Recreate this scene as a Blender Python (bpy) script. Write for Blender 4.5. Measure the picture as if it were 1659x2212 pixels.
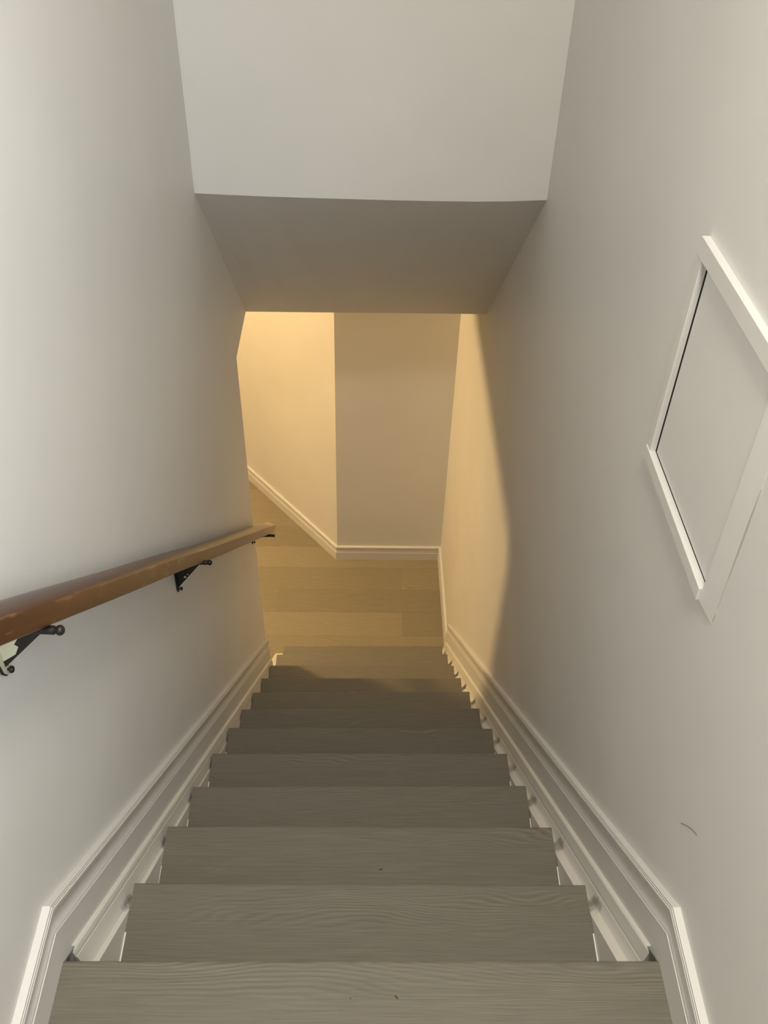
import bpy, bmesh, math, random
from mathutils import Vector, Matrix, noise

for o in list(bpy.data.objects):
    bpy.data.objects.remove(o)
sc = bpy.context.scene
COL = sc.collection
random.seed(7)

# ------------------------------------------------------------------ camera, world, lights, exposure
cam_d = bpy.data.cameras.new('camera')
cam = bpy.data.objects.new('camera', cam_d)
COL.objects.link(cam)
cam_d.sensor_fit = 'VERTICAL'
cam_d.sensor_height = 36.0
cam_d.lens = 2096.47 / 2212 * 36.0
cam_d.clip_start = 0.02
R3 = Matrix(((0.9997086, -0.0103775, -0.0217935),
             (-0.0090503, 0.6758541, -0.7369798),
             (0.0223773, 0.7369623, 0.6755633)))
cam.matrix_world = Matrix.Translation((-0.00672, -0.57158, 1.37176)) @ R3.to_4x4()
sc.camera = cam

world = bpy.data.worlds.new('world')
sc.world = world
world.use_nodes = True
world.node_tree.nodes['Background'].inputs[0].default_value = (0.75, 0.8, 0.9, 1)
world.node_tree.nodes['Background'].inputs[1].default_value = 0.3

def light(name, kind, loc, power, color, target=None, **kw):
    d = bpy.data.lights.new(name, kind)
    d.energy = power
    d.color = color
    for k, v in kw.items():
        setattr(d, k, v)
    o = bpy.data.objects.new(name, d)
    COL.objects.link(o)
    o.location = loc
    if target is not None:
        o.rotation_euler = (Vector(target) - Vector(loc)).to_track_quat('-Z', 'Y').to_euler()
    return o

light('hall_ceiling_lamp', 'AREA', (0.12, -0.42, 2.38), 33.5, (1.0, 0.935, 0.82), (0.10, -0.45, 0.0), shape='DISK', size=0.36)
light('hall_daylight', 'AREA', (0.40, -0.95, 1.75), 7.0, (0.70, 0.86, 1.0), (-0.42, 0.05, 0.95), shape='RECTANGLE', size=0.45, size_y=0.8, spread=1.2)
light('lower_room_lamp', 'POINT', (-1.85, 2.97, 0.05), 168.0, (1.0, 0.67, 0.30), shadow_soft_size=0.11)

sc.view_settings.view_transform = 'Standard'
sc.view_settings.look = 'None'
sc.view_settings.exposure = 0.0
sc.view_settings.gamma = 1.0
sc.view_settings.use_curve_mapping = False

# ------------------------------------------------------------------ materials
def new_mat(name, rough=0.6, spec=0.4):
    m = bpy.data.materials.new(name)
    m.use_nodes = True
    b = m.node_tree.nodes['Principled BSDF']
    b.inputs['Roughness'].default_value = rough
    b.inputs['Specular IOR Level'].default_value = spec
    return m, m.node_tree, b

def N(nt, t, **kw):
    n = nt.nodes.new(t)
    for k, v in kw.items():
        setattr(n, k, v)
    return n

def paint(name, col, rough=0.55, bump=0.03, mott=0.03):
    m, nt, b = new_mat(name, rough)
    geo = N(nt, 'ShaderNodeNewGeometry')
    n1 = N(nt, 'ShaderNodeTexNoise')
    n1.inputs['Scale'].default_value = 2.2
    n1.inputs['Detail'].default_value = 3
    nt.links.new(geo.outputs['Position'], n1.inputs['Vector'])
    r = N(nt, 'ShaderNodeValToRGB')
    r.color_ramp.elements[0].position = 0.3
    r.color_ramp.elements[1].position = 0.7
    r.color_ramp.elements[0].color = (*[c * (1 - mott) for c in col], 1)
    r.color_ramp.elements[1].color = (*[min(1, c * (1 + mott)) for c in col], 1)
    nt.links.new(n1.outputs['Fac'], r.inputs['Fac'])
    nt.links.new(r.outputs['Color'], b.inputs['Base Color'])
    n2 = N(nt, 'ShaderNodeTexNoise')
    n2.inputs['Scale'].default_value = 220
    n2.inputs['Detail'].default_value = 3
    nt.links.new(geo.outputs['Position'], n2.inputs['Vector'])
    bp = N(nt, 'ShaderNodeBump')
    bp.inputs['Strength'].default_value = bump
    bp.inputs['Distance'].default_value = 0.01
    nt.links.new(n2.outputs['Fac'], bp.inputs['Height'])
    nt.links.new(bp.outputs['Normal'], b.inputs['Normal'])
    return m

def plain(name, col, rough=0.5, spec=0.4, metal=0.0):
    m, nt, b = new_mat(name, rough, spec)
    b.inputs['Base Color'].default_value = (*col, 1)
    b.inputs['Metallic'].default_value = metal
    n2 = N(nt, 'ShaderNodeTexNoise')
    n2.inputs['Scale'].default_value = 300
    bp = N(nt, 'ShaderNodeBump')
    bp.inputs['Strength'].default_value = 0.05
    bp.inputs['Distance'].default_value = 0.005
    nt.links.new(n2.outputs['Fac'], bp.inputs['Height'])
    nt.links.new(bp.outputs['Normal'], b.inputs['Normal'])
    return m

def laminate(name, dark, mid, lite, rough=0.45, tone_lo=0.95, nose=False):
    """grey-beige oak laminate, grain running along world x, each board with its own pattern"""
    m, nt, b = new_mat(name, rough, 0.35)
    L = nt.links.new
    geo = N(nt, 'ShaderNodeNewGeometry')
    oi = N(nt, 'ShaderNodeObjectInfo')
    rnd = N(nt, 'ShaderNodeMath', operation='MULTIPLY'); rnd.inputs[1].default_value = 61.0
    L(oi.outputs['Random'], rnd.inputs[0])
    comb = N(nt, 'ShaderNodeCombineXYZ')
    for i in range(3):
        L(rnd.outputs[0], comb.inputs[i])
    add = N(nt, 'ShaderNodeVectorMath', operation='ADD')
    L(geo.outputs['Position'], add.inputs[0]); L(comb.outputs[0], add.inputs[1])
    # slow warp gives the cathedral figure
    mapw = N(nt, 'ShaderNodeMapping'); mapw.inputs['Scale'].default_value = (3.2, 11.0, 11.0)
    L(add.outputs[0], mapw.inputs['Vector'])
    nw = N(nt, 'ShaderNodeTexNoise'); nw.inputs['Scale'].default_value = 1.0; nw.inputs['Detail'].default_value = 1.5
    L(mapw.outputs[0], nw.inputs['Vector'])
    mul = N(nt, 'ShaderNodeMath', operation='MULTIPLY'); mul.inputs[1].default_value = 20.0
    L(nw.outputs['Fac'], mul.inputs[0])
    sep = N(nt, 'ShaderNodeSeparateXYZ'); L(add.outputs[0], sep.inputs[0])
    yz = N(nt, 'ShaderNodeMath', operation='ADD'); L(sep.outputs['Y'], yz.inputs[0]); L(sep.outputs['Z'], yz.inputs[1])
    ys = N(nt, 'ShaderNodeMath', operation='MULTIPLY'); ys.inputs[1].default_value = 190.0; L(yz.outputs[0], ys.inputs[0])
    ph = N(nt, 'ShaderNodeMath', operation='ADD'); L(ys.outputs[0], ph.inputs[0]); L(mul.outputs[0], ph.inputs[1])
    ring = N(nt, 'ShaderNodeMath', operation='FRACT'); L(ph.outputs[0], ring.inputs[0])
    ringr = N(nt, 'ShaderNodeValToRGB')
    ringr.color_ramp.elements[0].position = 0.0; ringr.color_ramp.elements[0].color = (0, 0, 0, 1)
    ringr.color_ramp.elements[1].position = 0.65; ringr.color_ramp.elements[1].color = (1, 1, 1, 1)
    e = ringr.color_ramp.elements.new(1.0); e.color = (0.1, 0.1, 0.1, 1)
    L(ring.outputs[0], ringr.inputs['Fac'])
    # fine pores
    mapf = N(nt, 'ShaderNodeMapping'); mapf.inputs['Scale'].default_value = (11.0, 420.0, 420.0)
    L(add.outputs[0], mapf.inputs['Vector'])
    nf = N(nt, 'ShaderNodeTexNoise'); nf.inputs['Scale'].default_value = 1.0; nf.inputs['Detail'].default_value = 6; nf.inputs['Roughness'].default_value = 0.7
    L(mapf.outputs[0], nf.inputs['Vector'])
    # patches where the figure is strong or faint
    mapp = N(nt, 'ShaderNodeMapping'); mapp.inputs['Scale'].default_value = (2.0, 13.0, 13.0)
    L(add.outputs[0], mapp.inputs['Vector'])
    npch = N(nt, 'ShaderNodeTexNoise'); npch.inputs['Scale'].default_value = 1.0; npch.inputs['Detail'].default_value = 2
    L(mapp.outputs[0], npch.inputs['Vector'])
    pr = N(nt, 'ShaderNodeMapRange'); pr.inputs[1].default_value = 0.42; pr.inputs[2].default_value = 0.68
    pr.inputs[3].default_value = 0.06; pr.inputs[4].default_value = 0.33
    L(npch.outputs['Fac'], pr.inputs[0])
    mixr = N(nt, 'ShaderNodeMix'); mixr.data_type = 'FLOAT'
    amount = pr.outputs[0]
    if nose:
        # flat-sawn strip along the front of each step: the figure is strongest there
        sp = N(nt, 'ShaderNodeSeparateXYZ'); L(geo.outputs['Position'], sp.inputs[0])
        dv = N(nt, 'ShaderNodeMath', operation='DIVIDE'); dv.inputs[1].default_value = 0.21712; L(sp.outputs['Y'], dv.inputs[0])
        ad1 = N(nt, 'ShaderNodeMath', operation='SUBTRACT'); ad1.inputs[1].default_value = 0.001; L(dv.outputs[0], ad1.inputs[0])
        frc = N(nt, 'ShaderNodeMath', operation='FRACT'); L(ad1.outputs[0], frc.inputs[0])
        nr = N(nt, 'ShaderNodeMapRange'); nr.interpolation_type = 'SMOOTHSTEP'
        nr.inputs[1].default_value = 0.55; nr.inputs[2].default_value = 0.92; nr.inputs[3].default_value = 0.35; nr.inputs[4].default_value = 1.3
        L(frc.outputs[0], nr.inputs[0])
        am = N(nt, 'ShaderNodeMath', operation='MULTIPLY'); am.use_clamp = True
        L(pr.outputs[0], am.inputs[0]); L(nr.outputs[0], am.inputs[1])
        amount = am.outputs[0]
    L(amount, mixr.inputs[0]); mixr.inputs[2].default_value = 0.5
    L(ringr.outputs['Color'], mixr.inputs[3])
    fin = N(nt, 'ShaderNodeMix'); fin.data_type = 'FLOAT'; fin.inputs[0].default_value = 0.46
    L(mixr.outputs[0], fin.inputs[2]); L(nf.outputs['Fac'], fin.inputs[3])
    cr = N(nt, 'ShaderNodeValToRGB')
    cr.color_ramp.elements[0].position = 0.26; cr.color_ramp.elements[0].color = (*dark, 1)
    cr.color_ramp.elements[1].position = 0.74; cr.color_ramp.elements[1].color = (*lite, 1)
    e = cr.color_ramp.elements.new(0.5); e.color = (*mid, 1)
    L(fin.outputs[0], cr.inputs['Fac'])
    # board to board tone
    tone = N(nt, 'ShaderNodeMapRange'); tone.inputs[3].default_value = tone_lo; tone.inputs[4].default_value = 1.05
    L(oi.outputs['Random'], tone.inputs[0])
    vm = N(nt, 'ShaderNodeVectorMath', operation='SCALE')
    L(cr.outputs['Color'], vm.inputs[0]); L(tone.outputs[0], vm.inputs['Scale'])
    L(vm.outputs[0], b.inputs['Base Color'])
    bp = N(nt, 'ShaderNodeBump'); bp.inputs['Strength'].default_value = 0.12; bp.inputs['Distance'].default_value = 0.002
    L(fin.outputs[0], bp.inputs['Height']); L(bp.outputs['Normal'], b.inputs['Normal'])
    return m

def rail_wood():
    m, nt, b = new_mat('varnished_wood', 0.30, 0.42)
    L = nt.links.new
    geo = N(nt, 'ShaderNodeNewGeometry')
    mp = N(nt, 'ShaderNodeMapping'); mp.inputs['Rotation'].default_value = (math.radians(41.4), 0, 0)
    L(geo.outputs['Position'], mp.inputs['Vector'])
    mp2 = N(nt, 'ShaderNodeMapping'); mp2.inputs['Scale'].default_value = (60, 3.5, 60)
    L(mp.outputs[0], mp2.inputs['Vector'])
    n1 = N(nt, 'ShaderNodeTexNoise'); n1.inputs['Scale'].default_value = 1; n1.inputs['Detail'].default_value = 5
    L(mp2.outputs[0], n1.inputs['Vector'])
    cr = N(nt, 'ShaderNodeValToRGB')
    cr.color_ramp.elements[0].position = 0.3; cr.color_ramp.elements[0].color = (0.034, 0.0086, 0.0010, 1)
    cr.color_ramp.elements[1].position = 0.75; cr.color_ramp.elements[1].color = (0.086, 0.0245, 0.0030, 1)
    L(n1.outputs['Fac'], cr.inputs['Fac'])
    # worn, pale nicks
    n2 = N(nt, 'ShaderNodeTexNoise'); n2.inputs['Scale'].default_value = 1; n2.inputs['Detail'].default_value = 4
    mp3 = N(nt, 'ShaderNodeMapping'); mp3.inputs['Scale'].default_value = (70, 14, 70)
    L(mp.outputs[0], mp3.inputs['Vector']); L(mp3.outputs[0], n2.inputs['Vector'])
    at = N(nt, 'ShaderNodeAttribute'); at.attribute_name = 'wear'
    ad = N(nt, 'ShaderNodeMath', operation='MULTIPLY_ADD'); ad.inputs[1].default_value = 0.26
    L(at.outputs['Fac'], ad.inputs[0]); L(n2.outputs['Fac'], ad.inputs[2])
    wr = N(nt, 'ShaderNodeMapRange'); wr.inputs[1].default_value = 0.76; wr.inputs[2].default_value = 0.95; wr.inputs[4].default_value = 0.6
    L(ad.outputs[0], wr.inputs[0])
    # the varnish is rubbed through towards the lower end
    rub = N(nt, 'ShaderNodeAttribute'); rub.attribute_name = 'rub'
    mr = N(nt, 'ShaderNodeMix'); mr.data_type = 'RGBA'
    L(rub.outputs['Fac'], mr.inputs[0]); L(cr.outputs['Color'], mr.inputs[6]); mr.inputs[7].default_value = (0.42, 0.25, 0.105, 1)
    mx = N(nt, 'ShaderNodeMix'); mx.data_type = 'RGBA'
    L(wr.outputs[0], mx.inputs[0]); L(mr.outputs[2], mx.inputs[6])
    mx.inputs[7].default_value = (0.34, 0.19, 0.09, 1)
    L(mx.outputs[2], b.inputs['Base Color'])
    bp = N(nt, 'ShaderNodeBump'); bp.inputs['Strength'].default_value = 0.15; bp.inputs['Distance'].default_value = 0.002
    L(n2.outputs['Fac'], bp.inputs['Height']); L(bp.outputs['Normal'], b.inputs['Normal'])
    return m

M_WALL = paint('wall_paint', (0.72, 0.707, 0.68), 0.5)
M_CEIL = paint('ceiling_paint', (0.72, 0.707, 0.68), 0.75)
M_TRIM = paint('trim_gloss_paint', (0.76, 0.74, 0.685), 0.35, 0.015, 0.03)
M_TRIMB = paint('baseboard_paint', (0.69, 0.677, 0.645), 0.38, 0.015, 0.02)
def dirt_shade_paint():
    """the trim paint with dark smudges beside the step ends, part dirt and part painted contact shade"""
    m = paint('dirt_shade_trim_paint', (0.76, 0.74, 0.685), 0.38, 0.015, 0.03)
    nt = m.node_tree
    L = nt.links.new
    b = nt.nodes['Principled BSDF']
    src = b.inputs['Base Color'].links[0].from_socket
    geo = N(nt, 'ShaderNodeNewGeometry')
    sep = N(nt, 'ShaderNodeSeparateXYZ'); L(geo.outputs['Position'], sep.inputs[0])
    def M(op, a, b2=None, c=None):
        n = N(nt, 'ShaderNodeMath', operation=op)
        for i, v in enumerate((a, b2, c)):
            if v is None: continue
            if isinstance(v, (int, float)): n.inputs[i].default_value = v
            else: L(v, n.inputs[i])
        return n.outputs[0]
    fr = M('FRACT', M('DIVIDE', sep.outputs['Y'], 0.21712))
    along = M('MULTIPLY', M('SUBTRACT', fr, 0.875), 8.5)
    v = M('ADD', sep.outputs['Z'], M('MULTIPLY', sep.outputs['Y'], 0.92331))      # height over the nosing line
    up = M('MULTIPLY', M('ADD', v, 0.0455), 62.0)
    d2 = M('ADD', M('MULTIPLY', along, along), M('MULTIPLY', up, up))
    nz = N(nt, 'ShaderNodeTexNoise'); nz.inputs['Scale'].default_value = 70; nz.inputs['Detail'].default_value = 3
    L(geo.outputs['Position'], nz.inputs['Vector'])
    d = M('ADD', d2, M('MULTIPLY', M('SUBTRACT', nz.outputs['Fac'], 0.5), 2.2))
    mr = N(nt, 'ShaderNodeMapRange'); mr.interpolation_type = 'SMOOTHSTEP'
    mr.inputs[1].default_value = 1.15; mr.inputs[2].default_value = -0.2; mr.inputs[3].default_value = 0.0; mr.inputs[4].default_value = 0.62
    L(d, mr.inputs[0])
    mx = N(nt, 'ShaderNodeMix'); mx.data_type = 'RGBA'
    L(mr.outputs[0], mx.inputs[0]); L(src, mx.inputs[6]); mx.inputs[7].default_value = (0.075, 0.062, 0.046, 1)  # smudge tone mixes dirt with the nosing's contact shade, painted into the colour
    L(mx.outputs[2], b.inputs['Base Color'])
    return m
M_STRING = dirt_shade_paint()
M_FRAME = paint('frame_paint', (0.715, 0.702, 0.675), 0.4, 0.015, 0.02)
M_STEP = laminate('stair_laminate', (0.092, 0.083, 0.062), (0.165, 0.151, 0.118), (0.250, 0.232, 0.186), nose=True)
M_FLOOR = laminate('floor_laminate', (0.155, 0.128, 0.080), (0.26, 0.225, 0.152), (0.36, 0.318, 0.232), tone_lo=0.86)
M_SUB = paint('old_step_paint', (0.62, 0.60, 0.56), 0.5, 0.03, 0.04)
M_RAIL = rail_wood()
M_IRON = plain('blackened_metal', (0.018, 0.014, 0.012), 0.45, 0.5, 0.3)
M_CREAM = plain('flaking_cream_paint', (0.70, 0.67, 0.50), 0.45)
M_DARK = plain('dark_gap', (0.02, 0.017, 0.014), 0.9, 0.1)
M_CAULK = paint('caulk', (0.82, 0.81, 0.77), 0.5, 0.01, 0.02)
M_HAIR = plain('hair_brown', (0.16, 0.12, 0.09), 0.6)
M_DIRT = plain('dirt', (0.10, 0.06, 0.03), 0.9, 0.1)

# ------------------------------------------------------------------ mesh helpers
def link(name, me, mat, parent=None, smooth=False):
    o = bpy.data.objects.new(name, me)
    COL.objects.link(o)
    if mat is not None and not me.materials:
        me.materials.append(mat)
    if parent is not None:
        o.parent = parent
        o.matrix_parent_inverse = parent.matrix_world.inverted()
    if smooth:
        for p in me.polygons:
            p.use_smooth = True
    return o

def fix(bm):
    bmesh.ops.remove_doubles(bm, verts=bm.verts, dist=1e-6)
    bmesh.ops.recalc_face_normals(bm, faces=bm.faces)

def mesh(name, verts, faces, mat, parent=None, bevel=0.0, segs=2, smooth=False):
    me = bpy.data.meshes.new(name)
    bm = bmesh.new()
    vs = [bm.verts.new(v) for v in verts]
    for f in faces:
        bm.faces.new([vs[i] for i in f])
    fix(bm)
    if bevel:
        bmesh.ops.bevel(bm, geom=[e for e in bm.edges if e.calc_face_angle(0) > 0.5], offset=bevel, segments=segs, affect='EDGES', profile=0.5)
    bm.to_mesh(me)
    bm.free()
    return link(name, me, mat, parent, smooth)

HEX = [(0, 1, 2, 3), (4, 7, 6, 5), (0, 4, 5, 1), (1, 5, 6, 2), (2, 6, 7, 3), (3, 7, 4, 0)]

def hexa(name, a, b, mat, parent=None, bevel=0.0, segs=2):
    """a, b: two rings of four points"""
    return mesh(name, list(a) + list(b), HEX, mat, parent, bevel, segs)

def box(name, x0, x1, y0, y1, z0, z1, mat, parent=None, bevel=0.0):
    a = [(x0, y0, z0), (x1, y0, z0), (x1, y1, z0), (x0, y1, z0)]
    return hexa(name, a, [(x, y, z1) for x, y, _ in a], mat, parent, bevel)

def loft(name, rings, mat, parent=None, bevel=0.0, autosmooth=None):
    """solid through a list of closed rings with equal counts"""
    n = len(rings[0])
    verts = [p for r in rings for p in r]
    faces = []
    for k in range(len(rings) - 1):
        for i in range(n):
            j = (i + 1) % n
            faces.append((k * n + i, k * n + j, (k + 1) * n + j, (k + 1) * n + i))
    faces.append(tuple(range(n)))
    faces.append(tuple((len(rings) - 1) * n + i for i in range(n)))
    o = mesh(name, verts, faces, mat, parent, bevel)
    if autosmooth:
        o.data.set_sharp_from_angle(angle=math.radians(autosmooth)) if hasattr(o.data, 'set_sharp_from_angle') else None
        for p in o.data.polygons:
            p.use_smooth = True
    return o

def struct(o):
    o['kind'] = 'structure'
    return o

def thing(name, label, cat, loc=(0, 0, 0), group=None):
    o = bpy.data.objects.new(name, None)
    COL.objects.link(o)
    o.location = loc
    o.empty_display_size = 0.1
    bpy.context.view_layer.update()
    o['label'] = label
    o['category'] = cat
    if group:
        o['group'] = group
    return o

# ------------------------------------------------------------------ dimensions (metres)
W = 0.425
AL, AR = 0.009415, -0.00249          # the side walls are a touch out of parallel
RISE, RUN = 0.20047, 0.21712
SL = RISE / RUN
CS = math.cos(math.atan(SL))
ZF = -2.4055                          # lower floor
TOP = 2.45                            # upper ceiling
def xl(y): return -W + AL * y
def xr(y): return W + AR * y

# ------------------------------------------------------------------ walls, ceilings
# left wall: one slab with the opening to the lower room cut out under its header
outl = [(-2.0, -2.60), (2.052, -2.60), (2.052, -1.78), (2.001, -0.724), (1.992, -0.330), (3.30, -0.330), (3.30, TOP + 0.05), (-2.0, TOP + 0.05)]
ring_i = [(xl(y), y, z) for y, z in outl]
ring_o = [(xl(y) - 0.11, y, z) for y, z in outl]
struct(loft('wall_left', [ring_i, ring_o], M_WALL))
outr = [(-2.0, -2.60), (3.30, -2.60), (3.30, TOP + 0.05), (-2.0, TOP + 0.05)]
struct(loft('wall_right', [[(xr(y), y, z) for y, z in outr], [(xr(y) + 0.11, y, z) for y, z in outr]], M_WALL))

# stairwell end wall above the sloped soffit; its plaster edge sags a little
edge = [(-0.4095, 0.3745), (-0.33, 0.3718), (-0.2571, 0.3696), (-0.0928, 0.3672), (0.0543, 0.3656), (0.16, 0.3654), (0.2533, 0.3657), (0.3322, 0.3679), (0.4215, 0.3728)]
vf, ff = [], []
n = len(edge)
for x, z in edge: vf.append((x, 1.617, z))
for x, z in edge: vf.append((x, 1.617, TOP + 0.05))
for x, z in edge: vf.append((x, 1.73, z + 0.02))
for x, z in edge: vf.append((x, 1.73, TOP + 0.05))
for i in range(n - 1):
    ff += [(i, i + 1, n + i + 1, n + i), (2 * n + i, 3 * n + i, 3 * n + i + 1, 2 * n + i + 1),
           (i, 2 * n + i, 2 * n + i + 1, i + 1), (n + i, n + i + 1, 3 * n + i + 1, 3 * n + i)]
ff += [(0, n, 3 * n, 2 * n), (n - 1, 3 * n - 1, 4 * n - 1, 2 * n - 1)]
struct(mesh('wall_front', vf, ff, M_WALL))
# sloped soffit
sof = []
for k, (x, z) in enumerate(edge):
    t = (x - edge[0][0]) / (edge[-1][0] - edge[0][0])
    yb = 2.265 + (2.404 - 2.265) * t
    zb = -0.330 + (-0.409 + 0.330) * t
    sof.append([(x, 1.6175, z - 0.0005), (x, yb, zb), (x, yb, 0.20), (x, 1.6175, z + 0.10)])
for r in (sof[0],):
    for i in range(4): r[i] = (xl(r[i][1]) - 0.002, r[i][1], r[i][2])
for r in (sof[-1],):
    for i in range(4): r[i] = (xr(r[i][1]) + 0.002, r[i][1], r[i][2])
struct(loft('ceiling', sof, M_CEIL))
cl = [(-5.2, 2.268), (-0.42, 2.268), (0.45, 2.412), (0.5, 7.1), (-5.2, 7.1)]
struct(loft('ceiling_lower', [[(x, y, 0.14) for x, y in cl], [(x, y, 0.20) for x, y in cl]], M_CEIL))
struct(box('ceiling_room', -5.2, -0.53, -1.0, 2.268, 0.14, 0.20, M_CEIL))
struct(box('ceiling_upper', -0.55, 0.55, -2.1, 1.72, TOP, TOP + 0.06, M_CEIL))
struct(box('wall_hall', -0.55, 0.55, -2.1, -2.0, -0.1, TOP + 0.05, M_WALL))

# lower room
BY = 3.1725                           # back wall plane
bw = [(-0.1432, BY), (0.50, BY + 0.0), (0.50, BY + 0.1), (-0.1432 - 0.05, BY + 0.1)]
struct(loft('wall_back', [[(x, y, -2.60) for x, y in bw], [(x, y, 0.20) for x, y in bw]], M_WALL))
ad = Vector((-0.545, 0.667, 0)).normalized()
an = Vector((ad.y, -ad.x, 0))         # points away from the room
if an.x < 0: an = -an
p0 = Vector((-0.1432, BY, 0)); p1 = p0 + ad * 4.2
aw = [p0, p1, p1 + an * 0.1, p0 + an * 0.1 + Vector((0.0, 0.02, 0))]
struct(loft('wall_angled', [[(p.x, p.y, -2.60) for p in aw], [(p.x, p.y, 0.20) for p in aw]], M_WALL))
struct(box('wall_far', -5.25, -1.0, 7.0, 7.1, -2.6, 0.20, M_WALL))
struct(box('wall_room', -5.25, -5.15, -1.05, 7.1, -2.6, 0.20, M_WALL))
struct(box('wall_near', -5.25, -0.53, -1.1, -1.0, -2.6, 0.20, M_WALL))

# ------------------------------------------------------------------ floors: laid planks
floor = struct(box('floor', -5.2, 0.46, -1.05, 7.1, ZF - 0.08, ZF - 0.012, M_DARK))
PW = 0.16
row = 0
stray = []
y = 2.94 - PW * 24
joints = [0.2017, -0.62, -0.25, 0.05, -0.9, -0.45]
while y < 7.0:
    jx = {2.78: None}.get(y, None)
    off = joints[row % 6] if abs(y - 2.62) > 0.01 else 0.2017
    xs = [-5.15]
    x = off - 1.22 * 5
    while x < 0.43:
        if x > -5.1: xs.append(x)
        x += 1.22
    xs.append(0.44)
    for a, b in zip(xs[:-1], xs[1:]):
        if y < 2.0 and b > -0.52:
            b = -0.52
        if b - a < 0.02: continue
        if y + PW < 0.3 or a < -3.4: stray.append((a, b, y)); continue
        if a > -0.05 and y > 3.20: continue
        box('plank', a + 0.00015, b - 0.00015, y + 0.00015, y + PW - 0.00015, ZF - 0.012, ZF + random.uniform(-0.0002, 0.0002), M_FLOOR, floor, 0.0004)
    y += PW
    row += 1
# boards far out of sight round the corner, as one piece
vv, fc = [], []
for a, b, yy in stray:
    k = len(vv)
    vv += [(a, yy + 0.0004, ZF), (b - 0.0008, yy + 0.0004, ZF), (b - 0.0008, yy + PW - 0.0004, ZF), (a, yy + PW - 0.0004, ZF)]
    fc.append((k, k + 1, k + 2, k + 3))
mesh('plank_field', vv, fc, M_FLOOR, floor)['kind'] = 'stuff'
# upper landing
floor_up = struct(box('floor_upper', -0.5, 0.5, -2.0, -0.03, -0.10, -0.012, M_DARK))
for k, (a, b) in enumerate([(-0.36, -0.2), (-0.52, -0.36), (-0.68, -0.52), (-0.84, -0.68), (-1.0, -0.84), (-1.4, -1.0), (-2.0, -1.4)]):
    box('plank', -0.4235, 0.4235, a + 0.0004, b - 0.0004, -0.012, 0.0045, M_STEP, floor_up, 0.0006)

# ------------------------------------------------------------------ baseboards (profile u = out from wall, v = up)
PROF = [(0.0092, 0.0986), (0.0103, 0.0981), (0.0103, 0.0950), (0.0111, 0.0950), (0.0111, 0.0975), (0.0123, 0.0967), (0.0123, 0.0936), (0.0131, 0.0936), (0.0131, 0.0959), (0.0141, 0.0946), (0.0140, 0.0908),
        (0.0122, 0.0872), (0.0098, 0.0810), (0.0084, 0.0735), (0.0088, 0.0660), (0.0105, 0.0598), (0.0112, 0.0578), (0.0112, 0.0525), (0.0121, 0.0525), (0.0121, 0.0566), (0.0133, 0.0558), (0.0130, 0.0520)]
def base_slope(side, y_end, name):
    f = xl if side < 0 else xr
    s = 1 if side < 0 else -1
    pts = [(-0.004, 0.0986)] + PROF + [(0.0128, 0.000), (-0.004, 0.000)]
    D = 0.0114
    def hz(u, v):
        return v + D if v > 0.001 else 0.0045
    rings = []
    yA = -1.2
    rings.append([(f(yA) + s * u, yA, hz(u, v)) for u, v in pts])
    r = []
    for u, v in pts:
        yy = (v / CS - hz(u, v)) / SL
        r.append((f(yy) + s * u, yy, hz(u, v)))
    rings.append(r)
    for yy in (0.7, 1.4, y_end):
        rings.append([(f(yy) + s * u, yy, -SL * yy + v / CS) for u, v in pts])
    o = struct(loft(name, rings, M_TRIMB, autosmooth=30))
    return o
base_slope(-1, 2.050, 'baseboard_left')
base_slope(1, 2.52, 'baseboard_right')

def base_flat(name, a, b, inward, miter_a=(0, 0), miter_b=(0, 0), h=0.096):
    """level board from a to b (2d), inward = unit vector into the room; miter shifts the ends along the run per unit of u"""
    a, b, inn = Vector(a), Vector(b), Vector(inward)
    d = (b - a).normalized()
    k = h / 0.0986
    pts = [(-0.004, h)] + [(u, v * k) for u, v in PROF] + [(0.0128, 0.0005), (-0.004, 0.0005)]
    ra, rb = [], []
    for u, v in pts:
        pa = a + inn * u + d * (miter_a[0] * u)
        pb = b + inn * u + d * (miter_b[0] * u)
        ra.append((pa.x, pa.y, ZF + v)); rb.append((pb.x, pb.y, ZF + v))
    return struct(loft(name, [ra, rb], M_TRIMB, autosmooth=30))
a2 = Vector((ad.x, ad.y))
inn2 = Vector((-an.x, -an.y))
base_flat('baseboard_back', (-0.1432, BY), (xr(BY), BY), (0, -1), miter_a=(-0.45, 0), miter_b=(-1, 0))
base_flat('baseboard_angled', (-0.1432, BY), (p1.x, p1.y), (inn2.x, inn2.y), miter_a=(-0.45, 0))
base_flat('baseboard_landing', (xr(BY), BY), (xr(2.50), 2.50), (-1, 0), miter_a=(1, 0))

# ------------------------------------------------------------------ staircase
stair = thing('staircase', 'steep straight flight of grey-beige wood-look steps running down between two white walls', 'staircase', (0, 0, ZF))
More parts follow.
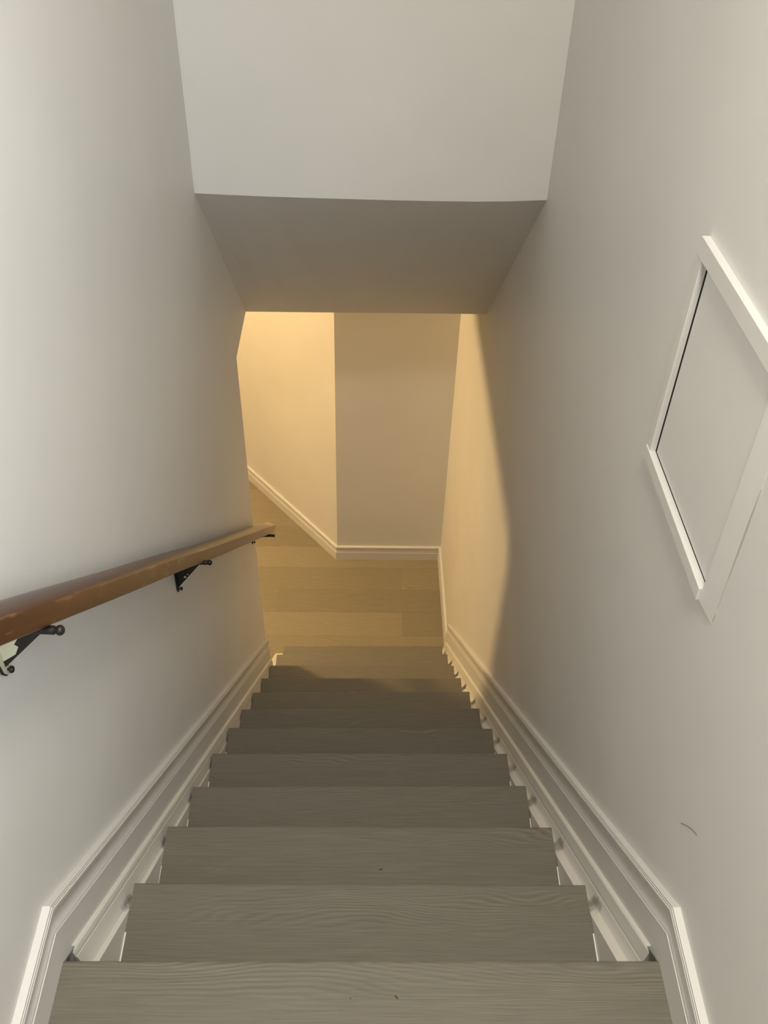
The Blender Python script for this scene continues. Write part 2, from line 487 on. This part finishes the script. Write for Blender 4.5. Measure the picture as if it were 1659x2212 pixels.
# measured nosing ends: x left, z left, x right, z right (each tread sits slightly off level)
NOS = [(-0.4212, 0.0050, 0.4204, 0.0056), (-0.3852, -0.2052, 0.3794, -0.2085), (-0.3884, -0.4033, 0.3782, -0.4028), (-0.3905, -0.6110, 0.3760, -0.6008),
       (-0.3898, -0.8042, 0.3761, -0.7986), (-0.3880, -1.0008, 0.3767, -0.9982), (-0.3884, -1.2112, 0.3742, -1.1974), (-0.3855, -1.4109, 0.3753, -1.3976),
       (-0.3853, -1.6114, 0.3750, -1.6004), (-0.3816, -1.8059, 0.3750, -1.7985), (-0.3806, -2.0037, 0.3745, -1.9925), (-0.3751, -2.2066, 0.3742, -2.1960)]
def tread_mesh(name, xa, xb, y0, y1, za, zb, parent, nose=True, mat=M_STEP):
    """board with a small rounded front edge; za/zb heights at the left/right end"""
    T, D = 0.013, 0.032
    if nose:
        prof = [(y0, 0.0), (y1 - 0.005, 0.0), (y1 - 0.0022, -0.0006), (y1 - 0.0006, -0.0022), (y1, -0.005), (y1, -D), (y1 - 0.012, -D), (y1 - 0.014, -T), (y0, -T)]
    else:
        prof = [(y0, -0.0003), (y1, -0.0003), (y1, -T), (y0, -T)]
    return loft(name, [[(xa, yy, za + zz) for yy, zz in prof], [(xb, yy, zb + zz) for yy, zz in prof]], mat, parent)
for k in range(12):
    xa, za, xb, zb = NOS[k]
    y1 = k * RUN
    y0 = y1 - RUN - 0.004
    if k == 0:
        tread_mesh('tread', -0.4220, 0.4215, -0.2, 0.0, za, zb, stair)
    else:
        # ends follow the boards beside them
        xl0, xr0 = xa, xb
        if k == 1:
            t = tread_mesh('tread', xl0, xr0, y0 + 0.062, y1, za, zb, stair)
            tread_mesh('back_board', xl0, xr0, y0, y0 + 0.0615, za, zb, t, nose=False)
        else:
            t = tread_mesh('tread', xl0, xr0, y0, y1, za, zb, stair)
        # thin white painted edge closing each end
        for s, xe, ze in ((-1, xl0, za), (1, xr0, zb)):
            x0, x1 = (xe - 0.0004, xe + 0.0016) if s < 0 else (xe - 0.0016, xe + 0.0004)
            if k < 10: box('caulk_line', x0, x1, y0 + 0.028, y1 - 0.085, ze - 0.001, ze + 0.0012, M_CAULK, t)
    # riser under the nosing
    zt = min(za, zb) - 0.014
    znx = min(NOS[k + 1][1], NOS[k + 1][3]) - 0.012 if k < 11 else ZF + 0.001
    box('riser', xa + 0.003, xb - 0.003, y1 - 0.026, y1 - 0.0142, znx, zt, M_STEP if k == 11 else M_SUB, stair)

def stringer(side, prof, y0, y1, name):
    """moulded cover board over the old side of the stair; its inner face drops to the treads"""
    f = xl if side < 0 else xr
    s = 1 if side < 0 else -1
    ub = prof['fixed']
    umax = prof['edge']
    st = [y0] + [k * RUN for k in range(1, 12) if y0 + 0.02 < k * RUN < y1 - 0.02] + [y1]
    rings = []
    for y in st:
        t = min(max(y / RUN, 1.0), 11.0)
        k = min(int(t), 10)
        e = 0 if side < 0 else 2
        xe = NOS[k][e] + (NOS[k + 1][e] - NOS[k][e]) * (t - k)
        g = abs(xe - f(y)) - 0.0006
        r = []
        for u, v in prof['pts']:
            uu = u if u <= ub else ub + (u - ub) * (g - ub) / (umax - ub)
            # the outer bead stops short of the top step and leaves a small dark hole
            yy = y + 0.013 if (y == y0 and v > -0.003 and u < 0.0185) else y
            r.append((f(yy) + s * uu, yy, max(ZF + 0.001, -SL * yy + v / CS)))
        rings.append(r)
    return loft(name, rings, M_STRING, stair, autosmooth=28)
LP = dict(fixed=0.0222, edge=0.0400, pts=[(0.001, 0.012), (0.0130, 0.0078), (0.0172, 0.0070), (0.0190, 0.0052), (0.0200, 0.0015), (0.0203, -0.0034), (0.0203, -0.0125), (0.0216, -0.0125), (0.0216, -0.0048), (0.0226, -0.0054),
              (0.0240, -0.0125), (0.0262, -0.0225), (0.0290, -0.0300), (0.0318, -0.0338), (0.0330, -0.0343), (0.0400, -0.0362), (0.0400, -0.20), (0.001, -0.20)])
stringer(-1, LP, 0.016, 2.046, 'stringer')
RP = dict(fixed=0.0252, edge=0.0470, pts=[(0.001, 0.012), (0.0130, 0.0080), (0.0182, 0.0068), (0.0200, 0.0046), (0.0206, -0.0020), (0.0216, -0.0110), (0.0228, -0.0170), (0.0228, -0.0262), (0.0241, -0.0262), (0.0241, -0.0184), (0.0251, -0.0190),
              (0.0270, -0.0262), (0.0298, -0.0325), (0.0330, -0.0362), (0.0345, -0.0368), (0.0470, -0.0420), (0.0470, -0.20), (0.001, -0.20)])
stringer(1, RP, 0.016, 2.47, 'stringer')
# the left strip runs on past the end of the wall beside the two lowest steps
rings = []
for y in (2.056, 2.12, 2.2, 2.28, 2.386):
    x0 = xl(y)
    xa = NOS[10][0] + (NOS[11][0] - NOS[10][0]) * (y - 2.17) / RUN
    zc = -SL * y
    rings.append([(-0.4165, y, zc - 0.0430 / CS), (xa - 0.001, y, zc - 0.0400 / CS), (xa - 0.001, y, max(ZF + 0.001, zc - 0.30)), (-0.4165, y, max(ZF + 0.001, zc - 0.30))])
loft('side_board', rings, M_TRIM, stair)

# ------------------------------------------------------------------ handrail on the left wall
rail = thing('handrail', 'worn varnished brown wooden handrail on black metal brackets along the left wall', 'handrail', (-0.41, 0.9, 0.0))
def rb(y): return 0.6635 - 0.8800 * y          # underside of the rail
RPROF = [(0.0285, 0.0), (0.0680, 0.0), (0.0700, 0.0022), (0.0704, 0.0325), (0.0698, 0.0352), (0.0682, 0.0368), (0.0620, 0.0410), (0.0550, 0.0446), (0.0480, 0.0466), (0.0400, 0.0470),
         (0.0330, 0.0450), (0.0280, 0.0390), (0.0260, 0.030), (0.0260, 0.0025)]
ys = [-0.45 + (2.083 + 0.45) * i / 60 for i in range(61)]
rings = []
for i, y in enumerate(ys):
    dz = 0.0012 * math.sin(3.1 * y + 1) + 0.0006 * math.sin(11 * y)
    rings.append([(xl(y) + u + 0.0006 * math.sin(7 * y), y, rb(y) + h + dz) for u, h in RPROF])
# eased end
y = 2.086
cu, ch = 0.048, 0.024
rings.append([(xl(y) + cu + (u - cu) * 0.93, y, rb(y) + ch + (h - ch) * 0.93) for u, h in RPROF])
ro = loft('rail', rings, M_RAIL, rail, autosmooth=24)
wa = ro.data.attributes.new('wear', 'FLOAT', 'POINT')
ra = ro.data.attributes.new('rub', 'FLOAT', 'POINT')
for v in ro.data.vertices:
    u = v.co.x - xl(v.co.y); h = v.co.z - rb(v.co.y)
    w = 1.0 if (0.0675 < u and 0.0325 < h < 0.0385) else (0.55 if 0.05 < u and h < 0.004 else 0.2)
    wa.data[v.index].value = w
    ra.data[v.index].value = max(0.0, min(1.0, (v.co.y - 0.75) / 1.25)) ** 2.3

def lathe_x(name, prof, c, mat, parent, seg=20):
    """solid of revolution about the world x axis through c; prof = (x, r)"""
    verts, faces = [], []
    for x, r in prof:
        for i in range(seg):
            a = 2 * math.pi * i / seg
            verts.append((c[0] + x, c[1] + r * math.cos(a), c[2] + r * math.sin(a)))
    for k in range(len(prof) - 1):
        for i in range(seg):
            j = (i + 1) % seg
            faces.append((k * seg + i, k * seg + j, (k + 1) * seg + j, (k + 1) * seg + i))
    faces.append(tuple(range(seg)))
    faces.append(tuple((len(prof) - 1) * seg + i for i in range(seg)))
    o = mesh(name, verts, faces, mat, parent)
    o.data.set_sharp_from_angle(angle=math.radians(40))
    for p in o.data.polygons: p.use_smooth = True
    return o

def bracket(yb, zb, zarm, label=None, flaked=False, rise=0.014):
    """wall plate with gusset, tapered arm under the rail and a ball at its tip"""
    x0 = xl(yb)
    hw = 0.011
    # plate outline in (y, z), rounded foot
    out = [(-hw, 0.125), (-hw, 0.012)]
    for i in range(9):
        a = math.pi + math.pi * i / 8
        out.append((0.0065 * math.cos(a) * 1.0, 0.0065 + 0.0065 * math.sin(a)))
    out += [(hw, 0.012), (hw, 0.125)]
    ztop = rb(yb) + 0.012
    k = (ztop - zb) / 0.125
    ring = [(y, z if z < 0.05 else z * k) for y, z in out]
    b = loft('bracket', [[(x0 + 0.0003, yb + y, zb + z) for y, z in ring], [(x0 + 0.0028, yb + y, zb + z) for y, z in ring]], M_IRON, rail)
    if label: b['label'] = label
    # gusset plate square to the wall
    gx = x0 + 0.0028
    gz = zb + rise
    tip = x0 + 0.056
    gus = [(gx, gz), (tip, zarm), (tip + 0.006, zarm), (tip + 0.006, rb(yb) + 0.002), (gx, rb(yb) + 0.010)]
    loft('gusset', [[(x, yb + 0.0018, z) for x, z in gus], [(x, yb - 0.0018, z) for x, z in gus]], M_IRON, b)
    r = 0.0054
    prof = [(-0.036, 0.0022), (-0.020, 0.0036), (0.0, r * 0.86), (0.0125, r), (0.0140, r * 0.98), (0.0146, r * 0.75), (0.0156, r * 0.75)]
    for i in range(1, 12):
        a = math.pi * (0.16 + 0.84 * i / 11)
        prof.append((0.0200 - 0.0054 * math.cos(a), max(0.0003, 0.0062 * math.sin(a))))
    lathe_x('arm', prof, (x0 + 0.0590, yb, zarm + r), M_IRON, b)
    sp = [(0.0, 0.0045), (0.0022, 0.0045), (0.0038, 0.0036), (0.0044, 0.002)]
    lathe_x('screw', [(0.0, 0.0018), (0.004, 0.0018)] + [(0.004 + a, c) for a, c in sp], (x0 + 0.0026, yb + 0.001, zb + 0.0075), M_IRON, b, 14)
    if flaked:
        pts = [(-0.0105, 0.090), (0.0085, 0.090), (0.0100, 0.066), (0.0080, 0.058), (0.0098, 0.052), (0.0075, 0.046), (0.0088, 0.036), (0.0060, 0.026), (0.0066, 0.018),
               (0.0035, 0.014), (0.0048, 0.008), (0.0020, 0.003), (-0.002, 0.0022), (-0.0052, 0.006), (-0.0080, 0.012), (-0.0105, 0.030)]
        loft('paint_flake', [[(x0 + 0.0027, yb + y, zb + z) for y, z in pts], [(x0 + 0.0034, yb + y, zb + z) for y, z in pts]], M_CREAM, b)
        fl2 = [(0.001, 0.030), (0.018, 0.043), (0.024, 0.056), (0.020, 0.060), (0.026, 0.070), (0.010, 0.088), (0.001, 0.088)]
        loft('paint_flake', [[(gx + x, yb - 0.0017, gz - 0.018 + z) for x, z in fl2], [(gx + x, yb - 0.0023, gz - 0.018 + z) for x, z in fl2]], M_CREAM, b)
    elif rise < 0.02:
        sg = (zarm - gz) / 0.0532
        for cx, cz, rr in ((0.018, sg * 0.018 + 0.0085, 0.0035), (0.025, sg * 0.025 + 0.0075, 0.0022)):
            pts = [(cx + rr * random.uniform(0.5, 1.1) * math.cos(a), cz + rr * random.uniform(0.5, 1.3) * math.sin(a)) for a in [2 * math.pi * i / 9 for i in range(9)]]
            loft('paint_flake', [[(gx + x, yb - 0.0017, gz + z) for x, z in pts], [(gx + x, yb - 0.0021, gz + z) for x, z in pts]], M_CREAM, b)
    return b
bracket(0.1438, 0.4517, 0.5258, 'black metal bracket with flaking cream paint', True)
bracket(0.9082, -0.2306, -0.1440)
bracket(1.9550, -1.1080, rb(1.955) - 0.0140, rise=0.034)

# ------------------------------------------------------------------ access panel in the right wall
panel = thing('access_panel', 'small square white access hatch with a raised frame on the right wall', 'panel', (W, 0.38, 0.64))
TL, BL, BR, TR = (0.552, 0.816), (0.559, 0.459), (0.2113, 0.4715), (0.217, 0.8295)
def lerp(a, b, t): return (a[0] + (b[0] - a[0]) * t, a[1] + (b[1] - a[1]) * t)
iTL, iBL, iBR, iTR = (0.535, 0.790), (0.5405, 0.4800), (0.2540, 0.4905), (0.2560, 0.8030)
DP = 0.0100
def strip(q, name='frame_strip', d=DP):
    a = [(xr(y) + 0.002, y, z) for y, z in q]
    b = [(xr(y) - d, y, z) for y, z in q]
    return hexa(name, a, b, M_FRAME, panel, 0.0008, 2)
strip([TL, TR, iTR, (TL[0] - 0.0, iTL[1])], d=DP)
strip([(0.5525, 0.7895), iTL, iBL, (0.5565, 0.4803)], d=0.0085)
strip([BL, (0.5575, 0.4798), (0.2540, 0.4905), (0.2540, 0.4700)], d=DP)
# the right-hand strip is filled out to the wall with caulk, so its face slopes away
q = [BR, (0.2538, 0.4700), iTR, (0.2168, 0.8030)]
hexa('frame_strip', [(xr(y) + 0.002, y, z) for y, z in q], [(xr(y) - d, y, z) for (y, z), d in zip(q, (0.0006, 0.0055, 0.0055, 0.0006))], M_FRAME, panel)
# the caulk along that edge is worn and grubby
M_GRUB = plain('grubby_caulk', (0.50, 0.475, 0.42), 0.7, 0.2)
zs = [0.476, 0.484, 0.492, 0.520, 0.548, 0.562, 0.585, 0.610, 0.640, 0.668, 0.690]
hw = [0.0003, 0.0007, 0.0002, 0.0003, 0.0002, 0.0008, 0.0011, 0.0016, 0.0018, 0.0012, 0.0002]
ye = lambda z: 0.2116 + (z - 0.4715) * 0.0142
loft('worn_edge', [[(xr(ye(z)) - 0.0001, ye(z) - w, z), (xr(ye(z)) - 0.0001, ye(z) + w, z), (xr(ye(z)) - 0.0010, ye(z) + w, z), (xr(ye(z)) - 0.0010, ye(z) - w, z)] for z, w in zip(zs, hw)], M_GRUB, panel)
# dark recess behind the board and the board itself
q = [(0.534, 0.789), (0.255, 0.802), (0.253, 0.4915), (0.5395, 0.481)]
hexa('recess', [(xr(y) + 0.001, y, z) for y, z in q], [(xr(y) - 0.0003, y, z) for y, z in q], M_DARK, panel)
q = [(0.5262, 0.789), (0.2555, 0.8015), (0.2540, 0.4952), (0.5322, 0.4853)]
hexa('panel_board', [(xr(y) + 0.001, y, z) for y, z in q], [(xr(y) - 0.0009, y, z) for y, z in q], M_WALL, panel)

# ------------------------------------------------------------------ small things lying about
def hair(name, pts, r, label):
    cu = bpy.data.curves.new(name, 'CURVE')
    cu.dimensions = '3D'
    s = cu.splines.new('NURBS')
    s.points.add(len(pts) - 1)
    for p, q in zip(s.points, pts): p.co = (*q, 1)
    s.use_endpoint_u = True
    s.order_u = 3
    cu.bevel_depth = r
    o = bpy.data.objects.new(name, cu)
    COL.objects.link(o)
    dg = bpy.context.evaluated_depsgraph_get()
    me = bpy.data.meshes.new_from_object(o.evaluated_get(dg))
    bpy.data.objects.remove(o)
    h = link(name, me, M_HAIR)
    h['label'] = label; h['category'] = 'hair'
    return h
hair('hair_strand', [(xr(y) - 0.0006, y, z) for y, z in ((0.1021, 0.1939), (0.0853, 0.2163), (0.0698, 0.2309), (0.0600, 0.2381))], 0.00035,
     'thin dark curved hair stuck to the right wall above the baseboard')
def crumb(loc, size, ang, label):
    bm = bmesh.new()
    bmesh.ops.create_icosphere(bm, subdivisions=2, radius=1.0)
    for v in bm.verts:
        k = 1 + 0.35 * noise.noise(v.co * 1.7 + Vector(loc) * 31)
        v.co = Vector((v.co.x * size[0] * k, v.co.y * size[1] * k, max(-0.6, v.co.z) * size[2] * k + size[2] * 0.6))
    me = bpy.data.meshes.new('crumb')
    bm.to_mesh(me); bm.free()
    o = link('crumb', me, M_DIRT)
    o.location = loc
    o.rotation_euler = (0, 0, ang)
    o['label'] = label; o['category'] = 'crumb'; o['group'] = 'bits of dirt on the steps'
crumb((0.0453, -0.0495, 0.0054), (0.0036, 0.0012, 0.0007), -0.9, 'longest brown crumb of dirt lying on the top step')
crumb((-0.0166, -0.0507, 0.0053), (0.0010, 0.0010, 0.0006), 0.0, 'tiny dark speck of dirt left of the long crumb on the top step')
crumb((0.0345, 0.3431, -0.4029), (0.0034, 0.0014, 0.0007), 0.1, 'brown crumb of dirt on the third step from the top')
